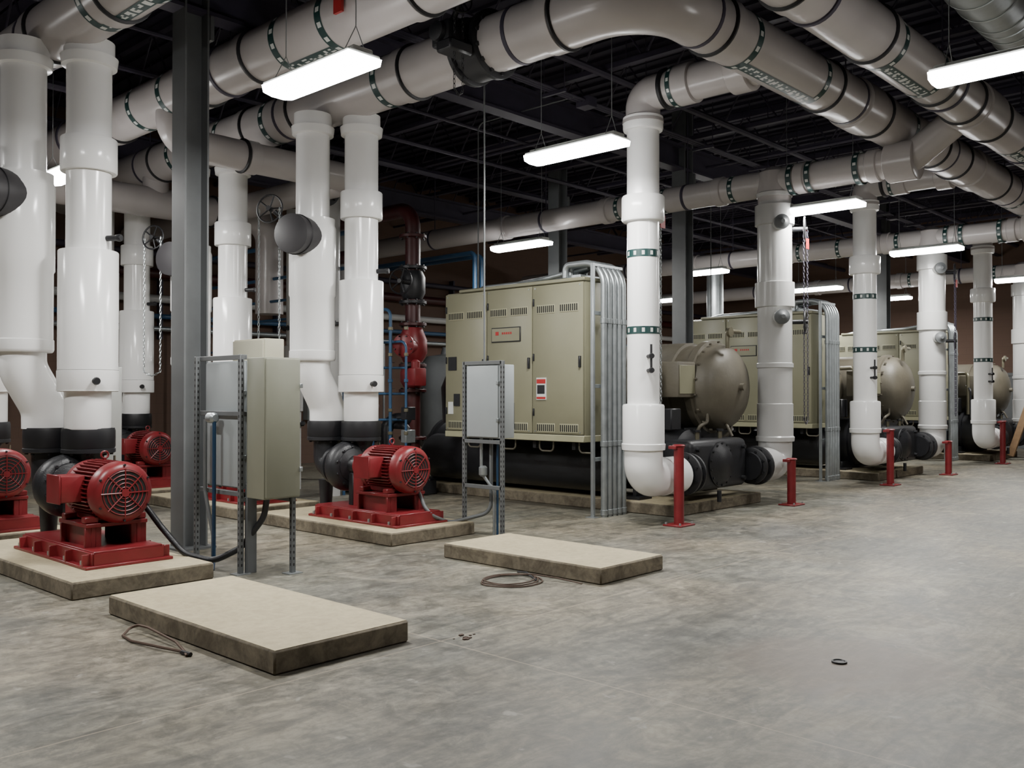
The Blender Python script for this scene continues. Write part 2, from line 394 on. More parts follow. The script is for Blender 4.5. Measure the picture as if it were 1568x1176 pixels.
# ------------------------------------------------------------------ pumps
def build_pump():
    g = G('red_motor_pump'); z0 = 0.14
    g.box((-.38, -1.78, z0), (.38, -.15, z0+.025), RED, .004)
    for sx in (-1, 1):
        g.box((sx*.30-.02, -1.74, z0+.02), (sx*.30+.02, -.2, z0+.13), RED, .005)
        for yy in (-1.7, -1.35, -1.0, -.65, -.3):
            g.box((sx*.345-.035, yy-.012, z0+.02), (sx*.345+.035, yy+.012, z0+.12), RED, .003)
            g.cyl((sx*.35, yy+.08, z0), (sx*.35, yy+.08, z0+.06), .014, GALV, 6)
    g.box((-.30, -1.74, z0+.11), (.30, -.2, z0+.14), RED, .005)
    for yy in (-1.74, -.22): g.box((-.30, yy-.012, z0+.02), (.30, yy+.012, z0+.12), RED)
    for sx in (-1, 1):
        g.box((sx*.2-.02, -1.5, z0+.13), (sx*.2+.02, -.95, z0+.33), RED, .004)
        for yy in (-1.48, -.97): g.box((sx*.2-.07, yy-.015, z0+.13), (sx*.2+.07, yy+.015, z0+.31), RED, .004)
    g.box((-.27, -1.52, z0+.31), (.27, -.93, z0+.345), RED, .005)
    g.box((-.17, -1.46, z0+.345), (.17, -1.0, z0+.42), RED, .02)
    zc = .745; o = (0, -1.66, zc)
    g.lathe(o, (0, 1, 0), [(0, .17), (.0, .20), (.015, .235), (.05, .262), (.14, .268), (.15, .255), (.17, .235), (.62, .235), (.64, .255), (.70, .255), (.75, .2), (.78, .1), (.80, .09)], RED, 40)
    for k in range(44):
        a = 2*math.pi*k/44
        if abs(math.sin(a)+1) < 0.12: continue
        R = Matrix.Rotation(-a, 3, 'Y')
        p = V((math.cos(a)*.245, -1.27, zc+math.sin(a)*.245))
        g.box(p-V((.022, .21, .004)), p+V((.022, .21, .004)), RED, rot=R)
    for rr in (.05, .085, .12, .155, .19): g.ring((0, -1.665, zc), (0, 1, 0), rr, .005, RED, 28, 5)
    g.lathe((0, -1.662, zc), (0, 1, 0), [(0, .2), (.004, .2)], SLOT, 32)
    g.cyl((0, -1.675, zc), (0, -1.655, zc), .035, RED, 16)
    for k in range(8):
        a = math.pi*k/4; g.cyl((0, -1.667, zc), (math.cos(a)*.21, -1.667, zc+math.sin(a)*.21), .006, RED, 5)
    g.bolts((0, -1.64, zc), (0, -1, 0), .24, 6, .010, .02, IRON)
    g.ring((0, -1.25, zc+.31), (0, 1, 0), .032, .009, RED, 16, 6); g.cyl((0, -1.25, zc+.23), (0, -1.25, zc+.285), .016, RED, 8)
    g.box((-.43, -1.38, zc-.08), (-.22, -1.12, zc+.15), RED, .015, 2); g.box((-.445, -1.39, zc-.09), (-.43, -1.11, zc+.16), RED, .005)
    g.box((.245, -1.33, zc-.03), (.275, -1.2, zc+.05), GALV, .003)
    for sy in (-1.45, -1.03):
        for sx in (-1, 1): g.box((sx*.21-.06, sy-.04, z0+.345), (sx*.21+.06, sy+.04, z0+.40), RED, .008)
    g.lathe((0, -.88, zc), (0, 1, 0), [(0, .13), (.01, .14), (.19, .14), (.20, .13)], RED, 24)
    g.box((-.12, -.88, z0+.13), (.12, -.68, zc), RED, .01)
    g.lathe((0, -.69, zc), (0, 1, 0), [(0, .09), (.06, .11), (.12, .12), (.15, .2), (.18, .21)], IRON, 24)
    g.box((-.1, -.66, z0+.13), (.1, -.56, zc-.08), IRON, .015)
    g.lathe((.0, -.53, zc-.02), (0, 1, 0), [(0, .20), (.02, .26), (.06, .29), (.12, .30), (.18, .29), (.22, .26), (.25, .20), (.30, .17)], IRON, 36)
    g.bolts((0, -.51, zc-.02), (0, -1, 0), .235, 10, .016, .03, IRON)
    g.lathe((.2, -.42, zc-.02), (0, 0, 1), [(0, .13), (.1, .13), (.22, .13), (.30, .15)], IRON, 28)
    g.flange((0, -.21, zc-.02), (0, 1, 0), .235, .05, IRON)
    g.tube([(0, -.22, zc-.02), (0, 0, zc-.02), (0, 0, 1.02)], .165, IRON, 24, R=.2)
    g.lathe((0, .02, z0), (0, 0, 1), [(0, .14), (.02, .14), (.03, .07), (.4, .09)], IRON, 20)
    for (x, y) in ((0, 0), (.2, -.42)):
        g.flange((x, y, 1.05), (0, 0, 1), .245, .045, IRON)
        g.lathe((x, y, 1.07), (0, 0, 1), [(0, .235), (.02, .243), (.17, .243), (.2, .235)], BLACK, 32)
    g.tube([(.33, -.5, zc), (.42, -.5, zc+.05), (.42, -.5, zc+.25)], .012, BRASS, 8, R=.03)
    return g
pm = build_pump().done()
PUMPS = [(3.58, 9.55), (6.85, 9.5), (3.55, 12.3), (6.85, 12.5), (6.85, 15.55)]
pm.location = (*PUMPS[0], 0)
for p in PUMPS[1:]: inst('red_motor_pump', pm.data, (*p, 0))

g = G('insulated_discharge_riser')
g.lathe((0, 0, 1.26), (0, 0, 1), [(0, .205), (.02, .212), (.36, .212), (.361, .27), (.375, .278), (.56, .278), (.565, .272), (1.71, .272), (1.72, .265), (1.73, .205), (2.48, .205), (2.481, .25), (2.49, .257), (2.80, .257), (2.81, .25), (2.811, .205), (3.50, .205), (3.51, .25), (3.60, .262), (3.61, .23), (3.75, .23)], WHITE, 40)
g.collar((0, 0, 1.63), (0, 0, 1), .281, .02, WHITE); g.ring((0, 0, 1.83), (0, 0, 1), .273, .004, WHITE2, 40, 4)
for (a, z) in ((-100, 1.72), (-60, 3.1)):
    d = V((math.cos(math.radians(a)), math.sin(math.radians(a)), 0))
    g.cyl(V((0, 0, z))+d*.18, V((0, 0, z))+d*.34, .028, BLACK, 12); g.lathe(V((0, 0, z))+d*.31, d, [(0, .03), (.03, .038), (.05, .03)], BLACK, 12)
dr = g.done()
locs = [(3.76, 9.1), (7.05, 9.08), (3.75, 11.88), (7.05, 12.08), (7.05, 15.13)]
dr.location = (*locs[0], 0)
for p in locs[1:]: inst('insulated_discharge_riser', dr.data, (*p, 0))

g = G('insulated_suction_riser')
g.tube([(0, 0, 1.26), (0, 0, 1.45), (-.22, 0, 1.85), (-.22, 0, 2.1)], .215, WHITE, 36, R=.35, n=14)
g.lathe((-.22, 0, 2.0), (0, 0, 1), [(0, .26), (.01, .272), (.03, .28), (.12, .28), (.13, .272), (.78, .272), (.80, .285), (1.62, .285), (1.66, .27), (1.74, .27), (1.75, .205), (2.76, .205), (2.77, .25), (2.86, .262), (2.87, .23), (3.02, .23)], WHITE, 40)
bd = V((-1, -.40, 0)).normalized(); bo = V((-.22, 0, 3.5))
g.lathe(bo, bd, [(.15, .235), (.46, .235), (.465, .225), (.466, 0)], BONNET, 32)
g.collar(bo+bd*.36, bd, .245, .02, BLACK)
g.cyl((-.48, .05, 3.62), (-.66, .16, 3.80), .03, IRON, 10); g.handwheel((-.70, .20, 3.83), (-1, -.5, .1), .17)
g.box((-.5, .02, 3.5), (-.34, .14, 3.72), IRON, .015)
g.chainloop((-.66, .05, 3.83), (-.76, .34, 3.83), 1.85)
sr = g.done(); locs = [(3.55, 9.58), (6.85, 9.5), (3.55, 12.3), (6.85, 12.5), (6.85, 15.55)]
sr.location = (*locs[0], 0)
for p in locs[1:]: inst('insulated_suction_riser', sr.data, (*p, 0))

# ------------------------------------------------------------------ overhead headers
def hanger(g, x, y, z, r, ax):
    g.collar((x, y, z), ax, r+.008, .05, DARKSTEEL, 32, .002)
    g.cyl((x, y, z+r), (x, y, ZH), .01, DARKSTEEL, 6)
def joint(g, p, ax, r, m=HEAD):
    ax = V(ax); g.collar(p, ax, r+.028, .04, BLACK, 36, .01); g.collar(V(p)+ax*.11, ax, r+.018, .18, m, 36, .01)
RH = .29
g = G('overhead_header_pipe')
zA = 5.25
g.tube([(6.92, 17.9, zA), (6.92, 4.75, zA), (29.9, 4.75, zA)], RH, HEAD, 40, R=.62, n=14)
for y in (16.5, 13.9, 11.2, 10.1, 7.9, 5.7): joint(g, (6.92, y, zA), (0, 1, 0), RH)
for x in (8.0, 10.5, 12.0, 14.2, 15.2, 17.3, 20.5, 22, 25): joint(g, (x, 4.75, zA), (1, 0, 0), RH)
for y in (8.35, 10.7, 11.9, 13.3): g.band((6.92, y, zA), (0, 1, 0), RH)
for x in (8.5, 10.1, 12.9, 13.8, 18.4, 19.3): g.band((x, 4.75, zA), (1, 0, 0), RH)
g.labelstrip((9.3, 4.75, zA), (1, 0, 0), RH, (0, -.15, -1), 1.5, 26)
g.labelstrip((13.35, 4.75, zA), (1, 0, 0), RH, (0, -.15, -1), .8, 26)
g.labelstrip((6.92, 11.55, zA), (0, 1, 0), RH, (-.2, 0, -1), .6, 26)
for y in (6.3, 10.4, 14.4): hanger(g, 6.92, y, zA, RH, (0, 1, 0))
for x in (7.75, 11.2, 14.6, 18, 21.5, 25): hanger(g, x, 4.75, zA, RH, (1, 0, 0))
for x in (11.55, 16.1, 22.85): g.collar((x, 4.75, zA), (1, 0, 0), RH+.03, .5, HEAD)
g.done((6.92, 4.75, 0))
g = G('overhead_header_pipe')
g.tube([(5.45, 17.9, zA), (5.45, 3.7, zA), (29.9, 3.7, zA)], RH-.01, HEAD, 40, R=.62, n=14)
for y in (15.2, 12.2, 9.9, 8.75, 6.1): joint(g, (5.45, y, zA), (0, 1, 0), RH-.01)
for x in (7.5, 9.3, 11.2, 12.2, 13.3, 16.0, 18.6, 20, 23): joint(g, (x, 3.7, zA), (1, 0, 0), RH-.01)
for y in (7.35, 8.15, 10.6, 11.4): g.band((5.45, y, zA), (0, 1, 0), RH-.01)
for x in (9.6, 10.8, 14.3, 15.2): g.band((x, 3.7, zA), (1, 0, 0), RH-.01)
g.labelstrip((5.45, 7.75, zA), (0, 1, 0), RH-.01, (-.1, 0, -1), .7, 26)
g.labelstrip((10.2, 3.7, zA), (1, 0, 0), RH-.01, (0, -.15, -1), 1.1, 26)
g.labelstrip((14.75, 3.7, zA), (1, 0, 0), RH-.01, (0, -.15, -1), .8, 26)
for y in (5.2, 9.4, 13.6): hanger(g, 5.45, y, zA, RH, (0, 1, 0))
for x in (8, 11.5, 14.9, 18.3, 21.8, 25): hanger(g, x, 3.7, zA, RH, (1, 0, 0))
for x in (12.75, 19.5, 26.25): g.collar((x, 3.7, zA), (1, 0, 0), RH+.03, .7, HEAD)
g.box((5.12, 6.9, 5.12), (5.15, 7.02, 5.30), ORANGE); g.cyl((5.14, 6.96, 5.28), (5.2, 6.96, 5.4), .006, IRON, 5)
g.done((5.45, 3.7, 0))
g = G('overhead_header_pipe')
g.tube([(3.62, 17.9, 5.2), (3.62, 3.7, 5.2), (6.1, 3.7, 5.25)], RH-.01, HEAD, 36, R=.62, n=12)
for y in (15, 13, 10.7, 9.6, 8.1, 6.5): joint(g, (3.62, y, 5.2), (0, 1, 0), RH-.01)
for y in (8.4, 7.5, 10.9, 12.1): g.band((3.62, y, 5.2), (0, 1, 0), RH-.01)
g.labelstrip((3.62, 7.95, 5.2), (0, 1, 0), RH-.01, (0, 0, -1), .8, 26)
for y in (5.2, 9.9, 13.6): hanger(g, 3.62, y, 5.2, RH-.01, (0, 1, 0))
g.done((3.62, 3.7, 0))
g = G('overhead_branch_pipe')
g.tube([(1.5, 14.2, 4.65), (9.0, 14.2, 4.65), (9.0, 14.2, 3.0)], .24, HEAD, 30, R=.4)
for x in (4.2, 7.9): joint(g, (x, 14.2, 4.65), (1, 0, 0), .24)
g.lathe((6.92, 14.2, 4.65), (0, 0, 1), [(0, .2), (.6, .2)], HEAD)
g.done((5, 14.2, 4.65))
g = G('overhead_branch_pipe')
g.tube([(5.45, 10.75, 5.25), (5.45, 10.75, 4.7), (8.2, 10.75, 4.7), (8.2, 17.9, 4.7)], .2, HEAD, 28, R=.3)
joint(g, (6.4, 10.75, 4.7), (1, 0, 0), .2); g.done((6.9, 10.75, 4.7))
g = G('spiral_duct')
g.tube([(7.0, 2.75, 5.62), (29.9, 2.75, 5.62)], .32, GALV, 36, R=0)
for k in range(56): g.ring((7.1+k*.4, 2.75, 5.62), (1, 0, 0), .323, .008, GALV, 36, 4)
for x in (8, 10.5, 14, 18): g.collar((x, 2.75, 5.62), (1, 0, 0), .33, .04, GALV); g.cyl((x, 2.75, 5.94), (x, 2.75, ZH), .01, DARKSTEEL, 6)
g.done((7.0, 2.75, 5.62))

g = G('chain_operated_valve')
px, py, pz = 6.92, 6.85, zA
g.flange((px, py-.17, pz), (0, 1, 0), .36, .06, IRON, 12); g.flange((px, py+.17, pz), (0, 1, 0), .36, .06, IRON, 12)
g.collar((px, py, pz), (0, 1, 0), .33, .26, IRON)
g.box((px-.62, py-.13, pz-.14), (px-.28, py+.13, pz+.12), IRON, .03, 2)
g.lathe((px-.62, py, pz), (-1, 0, 0), [(0, .1), (.06, .1), (.08, .06)], IRON, 16)
g.cyl((px-.47, py, pz+.1), (px-.47, py-.12, pz+.28), .03, IRON, 10)
g.handwheel((px-.5, py-.15, pz+.32), (-.4, -1, .2), .14)
g.box((px-.66, py-.2, pz-.22), (px-.34, py+.02, pz-.1), IRON, .02)
g.chainloop((px-.56, py-.15, pz+.3), (px-.44, py-.15, pz+.3), 4.6, IRON)
g.done((px, py, pz))
g = G('chain_operated_valve')
px, py, pz = 8.2, 11.6, 4.7
g.flange((px, py-.14, pz), (0, 1, 0), .29, .05, IRON, 12); g.flange((px, py+.14, pz), (0, 1, 0), .29, .05, IRON, 12); g.collar((px, py, pz), (0, 1, 0), .26, .24, IRON)
g.cyl((px, py, pz-.2), (px, py, pz-.55), .05, IRON, 10); g.handwheel((px, py, pz-.55), (0, 0, 1), .2)
g.box((px-.1, py-.24, pz-.75), (px-.02, py-.23, pz-.58), ORANGE); g.chainloop((px-.18, py, pz-.55), (px+.18, py, pz-.55), 2.6, IRON)
g.done((px, py, pz))

# ------------------------------------------------------------------ chiller risers
def sensor(g, p, d, l=.12):
    p, d = V(p), V(d).normalized(); g.cyl(p, p+d*l, .022, BLACK, 10); g.lathe(p+d*l*.8, d, [(0, .03), (.03, .036), (.06, .03)], BLACK, 12)
    g.cyl(p+d*l, p+d*l+V((0, 0, .14)), .014, BLACK, 8)
def riserA():
    g = G('insulated_chiller_riser'); x, y = 9.35, 6.5
    g.tube([(x, y, .95), (x, y, .57), (x+.75, y, .57)], .235, WHITE, 36, R=.36, n=14)
    g.collar((x+.40, y, .57), (1, 0, 0), .243, .02, WHITE)
    g.lathe((x, y, .92), (0, 0, 1), [(0, .24), (.0, .262), (.07, .268), (.08, .255), (.53, .255), (.55, .245), (.56, .197), (2.77, .197), (2.78, .25), (2.80, .262), (3.07, .262), (3.09, .25), (3.10, .197), (3.88, .197), (3.89, .235), (3.91, .245), (4.05, .245), (4.06, .22), (4.08, .2)], WHITE, 40)
    g.tube([(x, y, 4.9), (x, y, 5.25), (x, 4.7, 5.25)], .21, HEAD, 36, R=.3, n=12)
    g.collar((x, y, 4.92), (0, 0, 1), .25, .06, HEAD); g.collar((x, y-.36, 5.25), (0, 1, 0), .245, .06, BLACK); g.collar((x, y-.60, 5.25), (0, 1, 0), .24, .3, HEAD)
    g.band((x, y-.50, 5.25), (0, 1, 0), .241, .06)
    g.collar((x, 5.15, 5.25), (0, 1, 0), .26, .25, HEAD)
    for z in (3.30, 2.37): g.band((x, y, z), (0, 0, 1), .198, .09)
    g.labelstrip((x, y, 2.84), (0, 0, 1), .197, (.75, -.66, 0), .85, 28)
    for z in (2.05, 1.88): sensor(g, (x-.12, y-.15, z), (-.6, -.8, 0))
    g.cyl((x+.05, y+.1, 3.85), (x+.42, y+.1, 3.85), .05, IRON, 12); g.handwheel((x+.42, y+.1, 3.85), (0, 1, 0), .13)
    g.chainloop((x+.31, y+.1, 3.85), (x+.53, y+.1, 3.85), 1.25)
    g.box((x+.46, y+.05, 3.7), (x+.56, y+.06, 3.86), ORANGE)
    return g
a = riserA().done((9.35, 6.5, 0))
def riserB():
    g = G('insulated_condenser_riser'); x, y = 12.75, 6.5
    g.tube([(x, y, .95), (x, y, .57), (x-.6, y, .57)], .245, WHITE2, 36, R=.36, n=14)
    g.lathe((x, y, .9), (0, 0, 1), [(0, .25), (0, .275), (.06, .28), (.08, .262), (.55, .262), (.56, .25), (1.08, .25), (1.09, .268), (1.15, .268), (1.16, .25), (1.98, .25), (1.99, .285), (2.35, .285), (2.36, .25), (3.2, .25), (3.21, .285), (3.5, .285), (3.51, .24), (3.62, .24), (3.63, .26), (3.68, .27), (3.70, .24)], WHITE2, 40)
    g.lathe((x, y, 4.45), (0, 0, 1), [(0, .24), (.12, .25), (.3, .25), (.45, .22), (.52, .12), (.54, 0)], HEAD, 36)
    for z, s in ((4.1, .13), (2.72, .12)):
        g.cyl((x, y, z), (x-.26, y-.24, z), .10, WHITE2, 20); g.lathe((x-.26, y-.24, z), (-1, -.92, 0), [(0, .11), (.05, .11), (.06, .07), (.10, .03)], COL, 20)
        g.cyl((x+.1, y-.1, z-.05), (x+.25, y-.32, z-.05), .035, IRON, 10); g.handwheel((x+.27, y-.35, z-.05), (.4, -1, 0), s+.05)
    g.chainloop((x+.17, y-.38, 4.05), (x+.37, y-.34, 4.05), 1.15, DARKSTEEL)
    g.box((x+.22, y-.40, 3.75), (x+.30, y-.39, 3.9), ORANGE)
    z = 4.75
    g.tube([(x, 17.6, z), (x, 4.55, z), (x, 3.75, 5.3)], .2, HEAD, 32, R=.3)
    for yy in (5.0, 6.05, 7.4, 9.6, 12): g.collar((x, yy, z), (0, 1, 0), .225, .16, HEAD)
    for yy in (5.2, 5.9, 6.18, 7.15, 8.4, 9.3): g.band((x, yy, z), (0, 1, 0), .226 if yy < 7 else .2, .08)
    g.collar((x, 4.62, z), (0, 1, 0), .27, .4, HEAD)
    for yy in (8.0, 11, 14): hanger(g, x, yy, z, .2, (0, 1, 0))
    return g
b = riserB().done((12.75, 6.5, 0))
g = G('red_pipe_support')
def support(g, h):
    g.box((-.16, -.13, 0), (.16, .13, .02), RED, .004); g.cyl((0, 0, .02), (0, 0, h), .062, RED, 20)
    g.collar((0, 0, h), (0, 0, 1), .08, .03, RED); g.box((-.10, -.02, h-.04), (.10, .09, h+.0), RED, .004)
    for sx in (-1, 1):
        for sy in (-1, 1): g.cyl((sx*.13, sy*.1, .02), (sx*.13, sy*.1, .045), .014, GALV, 6)
support(g, .97); sa = g.done(); sa.location = (9.62, 6.17, 0)
g = G('red_pipe_support'); support(g, .66); sb = g.done(); sb.location = (12.5, 6.12, 0)
for k in (1, 2):
    o = 6.75*k
    inst('insulated_chiller_riser', a.data, (9.35+o, 6.5, 0)); inst('insulated_condenser_riser', b.data, (12.75+o, 6.5, 0))
    inst('red_pipe_support', sa.data, (9.62+o, 6.17, 0)); inst('red_pipe_support', sb.data, (12.5+o, 6.12, 0))

# ------------------------------------------------------------------ chiller
def chiller():
    g = G('centrifugal_chiller')
    X, ya, yb, zl, zh = 9.5, 7.55, 10.2, 1.02, 3.1
    g.box((X+.03, ya, zl), (X+.75, yb, zh), TAN, .02, 2)
    g.box((X-.01, ya-.02, zh-.01), (X+.78, yb-.3, zh+.04), TAN, .012)
    g.box((X, ya-.005, zl-.06), (X+.75, yb+.005, zl+.03), TRIM, .008)
    ys = [ya, 8.45, 9.33, yb]
    for i in range(3):
        a0, a1 = ys[i]+.008, ys[i+1]-.008
        g.box((X, a0, zl+.04), (X+.05, a1, zh-.02), TAN, .01, 2)
        w = (a1-a0)
        for q in (.27, .73):
            c = a0+w*q
            for zz, h in ((zh-.35, .075), (zl+.12, .05)):
                g.box((X-.006, c-.16, zz-.06), (X+.01, c+.16, zz+.06), TRIM, .003)
                for k in range(9):
                    yy = c-.14+k*.035; g.box((X-.009, yy-.009, zz-.045), (X, yy+.009, zz+.045), SLOT)
        for zz in (1.35, 2.1, 2.85): g.box((X-.02, a1-.035, zz-.05), (X+.01, a1-.015, zz+.05), IRON, .003)
        g.box((X-.03, a0+.03, 1.95), (X+.01, a0+.06, 2.1), IRON, .004)
        for zz in (zl+.07, zh-.06):
            for yy in (a0+.05, a1-.05): g.cyl((X-.006, yy, zz), (X, yy, zz), .01, GALV, 8)
    g.box((X-.014, 8.66, 2.33), (X+.01, 9.22, 2.54), IRON, .004); g.box((X-.018, 8.675, 2.345), (X, 9.205, 2.525), TAN)
    g.box((X-.021, 9.07, 2.43), (X, 9.13, 2.48), ORANGE)
    for k in range(5): g.box((X-.021, 8.82+k*.04, 2.44), (X, 8.845+k*.04, 2.47), ORANGE)
    g.box((X-.014, 8.19, 1.52), (X, 8.36, 1.82), WLAB); g.box((X-.016, 8.195, 1.74), (X, 8.355, 1.80), ORANGE); g.box((X-.016, 8.21, 1.60), (X, 8.345, 1.72), IRON); g.box((X-.016, 8.195, 1.53), (X, 8.355, 1.56), ORANGE)
    g.box((X-.014, 9.95, 1.95), (X, 10.12, 2.15), IRON); g.box((X-.014, 9.88, 1.42), (X, 10.0, 1.60), IRON); g.box((X-.014, 10.02, 1.3), (X, 10.12, 1.48), WLAB)
    for yy in (7.8, 8.5, 9.2, 9.9):
        g.box((X+.1, yy-.03, .85), (X+.9, yy+.03, zl-.05), IRON, .005)
        g.tube([(X+.1, yy-.1, zl-.06), (X+.1, yy-.1, zl-.2), (X+.1, yy-.35, zl-.2), (X+.1, yy-.35, zl-.06)], .012, TAN2, 8, R=.06)
    g.lathe((11.2, 6.95, .66), (0, 1, 0), [(0, .34), (.05, .44), (.45, .46), (.46, .52), (.52, .52), (.53, .46), (4.9, .46), (4.91, .52), (4.98, .52), (5.0, .44), (5.3, .3)], IRON, 40)
    g.lathe((10.45, 7.6, .58), (0, 1, 0), [(0, .2), (.1, .33), (.2, .36), (3.8, .36), (3.9, .3), (4.0, .1)], IRON, 32)
    g.lathe((10.3, 10.6, 1.1), (0, 0, 1), [(0, .1), (.05, .35), (.6, .38), (.8, .3), (.9, .1)], IRON, 28)
    g.box((10.45, 6.52, .30), (11.95, 7.0, .98), IRON, .09, 3)
    for sx, x0 in ((-1, 10.45), (1, 11.95)):
        g.cyl((x0-.02*sx, 6.5, .57), (x0+.28*sx, 6.5, .57), .2, IRON, 28)
        g.flange((x0+.22*sx, 6.5, .57), (1, 0, 0), .28, .05, IRON)
        g.flange((x0+.07*sx, 6.5, .57), (1, 0, 0), .26, .04, IRON)
    g.lathe((11.2, 6.53, .64), (0, -1, 0), [(0, .31), (.03, .31), (.04, .27), (.10, .2), (.12, .0)], IRON, 32); g.bolts((11.2, 6.51, .64), (0, -1, 0), .285, 14, .016, .03, IRON)
    for (x, z) in ((10.6, .42), (10.6, .86), (11.8, .42), (11.8, .86)): g.cyl((x, 6.52, z), (x, 6.47, z), .03, IRON, 8)
    g.cyl((11.0, 6.42, .3), (11.0, 6.42, .15), .03, IRON, 10)
    for x in (10.9, 11.5): g.cyl((x, 6.7, .96), (x, 6.7, 1.08), .03, BRASS, 10); g.lathe((x, 6.7, 1.08), (0, 0, 1), [(0, .05), (.03, .05)], IRON, 12)
    g.lathe((11.95, 6.62, 1.70), (0, 1, 0), [(0, 0), (.01, .12), (.05, .32), (.12, .48), (.2, .57), (.3, .62), (.42, .635), (.43, .68), (.53, .68), (.54, .62), (.8, .62), (.81, .66), (4.6, .66), (4.62, .72), (4.72, .72), (4.75, .6), (5.0, .3)], TAN2, 44)
    g.bolts((11.95, 7.0, 1.70), (0, -1, 0), .655, 18, .016, .04, TAN2)
    g.cyl((11.95, 6.65, 1.7), (11.95, 6.56, 1.7), .05, TAN2, 12)
    g.tube([(11.75, 6.72, 2.25), (11.75, 6.72, 2.5), (12.1, 6.72, 2.5)], .03, BRASS, 10, R=.05)
    g.lathe((11.75, 6.70, 2.48), (0, -1, 0), [(0, .07), (.04, .07)], BRASS, 16)
    for yy in (7.45, 11.6):
        g.box((10.5, yy-.03, .15), (12.45, yy+.03, .3), IRON, .005); g.box((11.3, yy-.03, .3), (12.4, yy+.03, 1.3), IRON, .005)
        g.box((10.4, yy-.15, .15), (10.7, yy+.15, .19), IRON); g.box((12.1, yy-.15, .15), (12.45, yy+.15, .19), IRON)
    g.box((11.15, 7.05, .30), (12.45, 7.12, 1.12), IRON, .01)
    g.lathe((10.75, 7.6, 1.75), (0, 1, 0), [(0, .12), (.02, .3), (.15, .34), (.9, .34), (.92, .42), (1.0, .42), (1.02, .5), (1.15, .58), (1.5, .6), (1.7, .5), (1.9, .3), (2.2, .26)], TAN2, 36)
    g.tube([(10.75, 9.5, 1.75), (10.75, 10.3, 1.75), (11.95, 10.3, 1.75)], .26, TAN2, 28, R=.4)
    g.box((10.9, 7.0, 1.55), (11.35, 7.5, 2.05), TAN2, .02, 2); g.box((10.93, 6.99, 1.6), (11.32, 7.0, 2.0), TAN, .004)
    g.box((10.35, 7.35, 1.15), (10.62, 7.55, 1.5), IRON, .015); g.box((10.7, 6.98, 1.1), (10.95, 7.2, 1.4), IRON, .015)
    g.tube([(10.6, 7.2, 1.1), (10.6, 7.2, 2.1), (10.9, 7.6, 2.1)], .04, BRASS, 12, R=.1)
    g.tube([(10.45, 7.1, .9), (10.45, 7.1, 1.7), (10.8, 7.3, 1.8)], .025, IRON, 10, R=.1)
    g.tube([(11.3, 7.0, .95), (11.3, 6.9, 1.15), (11.5, 6.9, 1.2), (11.5, 6.9, 1.4)], .025, TAN2, 10, R=.05)
    g.tube([(11.7, 6.62, 1.0), (11.7, 6.7, 1.15), (11.85, 6.8, 1.15)], .02, TAN2, 10, R=.05); g.tube([(12.0, 7.0, .9), (12.05, 6.85, 1.05), (12.2, 6.9, 1.3)], .03, TAN2, 10, R=.05)
    g.tube([(X+.3, 9.9, zh+.02), (X+.25, 9.6, zh+.07), (X+.35, 9.0, zh+.09), (X+.22, 8.4, zh+.10), (X+.3, 7.7, zh+.2)], .035, GALV, 10, R=.3)
    g.tube([(X+.45, 10.0, zh+.02), (X+.42, 9.5, zh+.08), (X+.5, 8.8, zh+.10), (X+.4, 8.1, zh+.11), (X+.45, 7.6, zh+.25)], .03, COL, 10, R=.3)
    g.box((X+.15, 7.72, zh+.03), (X+.65, 8.0, zh+.10), GALV, .005)
    return g
ch = chiller().done((9.5, 7.55, 0))
g = G('conduit_bank')
for k in range(5):
    x = 9.61+k*.105
    g.tube([(x, 7.3, .0), (x, 7.3, 3.33), (x, 7.95, 3.33), (x, 7.95, 3.16)], .042, GALV, 14, R=.5, n=16)
    for z in (2.55, .95): g.collar((x, 7.3, z), (0, 0, 1), .05, .07, GALV, 14, .004)
    g.collar((x, 7.3, .06), (0, 0, 1), .05, .07, GALV, 14, .004)
for z in (.75, 1.7, 2.65): g.box((9.48, 7.35, z-.025), (10.12, 7.39, z+.025), GALV, .003)
for x in (9.47,):
    g.box((x-.022, 7.35, .0), (x+.022, 7.395, 3.3), GALV, .003); g.box((x-.06, 7.3, 0), (x+.06, 7.45, .01), GALV)
g.box((9.47, 7.37, 3.26), (10.12, 7.41, 3.3), GALV, .003)
cb = g.done((9.8, 7.35, 0))
for k in (1, 2):
    inst('centrifugal_chiller', ch.data, (9.5+6.75*k, 7.55, 0)); inst('conduit_bank', cb.data, (9.8+6.75*k, 7.35, 0))

# ------------------------------------------------------------------ strut-mounted enclosures
def strut(g, p0, p1, w=.042, holes=True):
    p0, p1 = V(p0), V(p1)
    lo = V([min(p0[i], p1[i]) for i in range(3)]); hi = V([max(p0[i], p1[i]) for i in range(3)])
    for i in range(3):
        if hi[i]-lo[i] < 1e-4: lo[i] -= w/2; hi[i] += w/2
    g.box(lo, hi, COL, .003)
    if hi.z-lo.z > .3 and holes:
        z = lo.z+.08
        cx, cy = (lo.x+hi.x)/2, (lo.y+hi.y)/2
        while z < hi.z-.04:
            g.box((lo.x-.001, cy-.006, z-.012), (lo.x+.004, cy+.006, z+.012), SLOT); g.box((cx-.006, lo.y-.001, z-.012), (cx+.006, lo.y+.004, z+.012), SLOT); z += .055
def encl_door_negx(g, x0, x1, y0, y1, z0, z1, m, handle=True):
    g.box((x0+.02, y0, z0), (x1, y1, z1), m, .01, 2); g.box((x0, y0+.012, z0+.012), (x0+.025, y1-.012, z1-.012), m, .008, 2)
    if handle: 
        for q in (.25, .75): g.box((x0-.012, y0+.0, z0+(z1-z0)*q-.02), (x0+.02, y0+.03, z0+(z1-z0)*q+.02), GALV, .003)
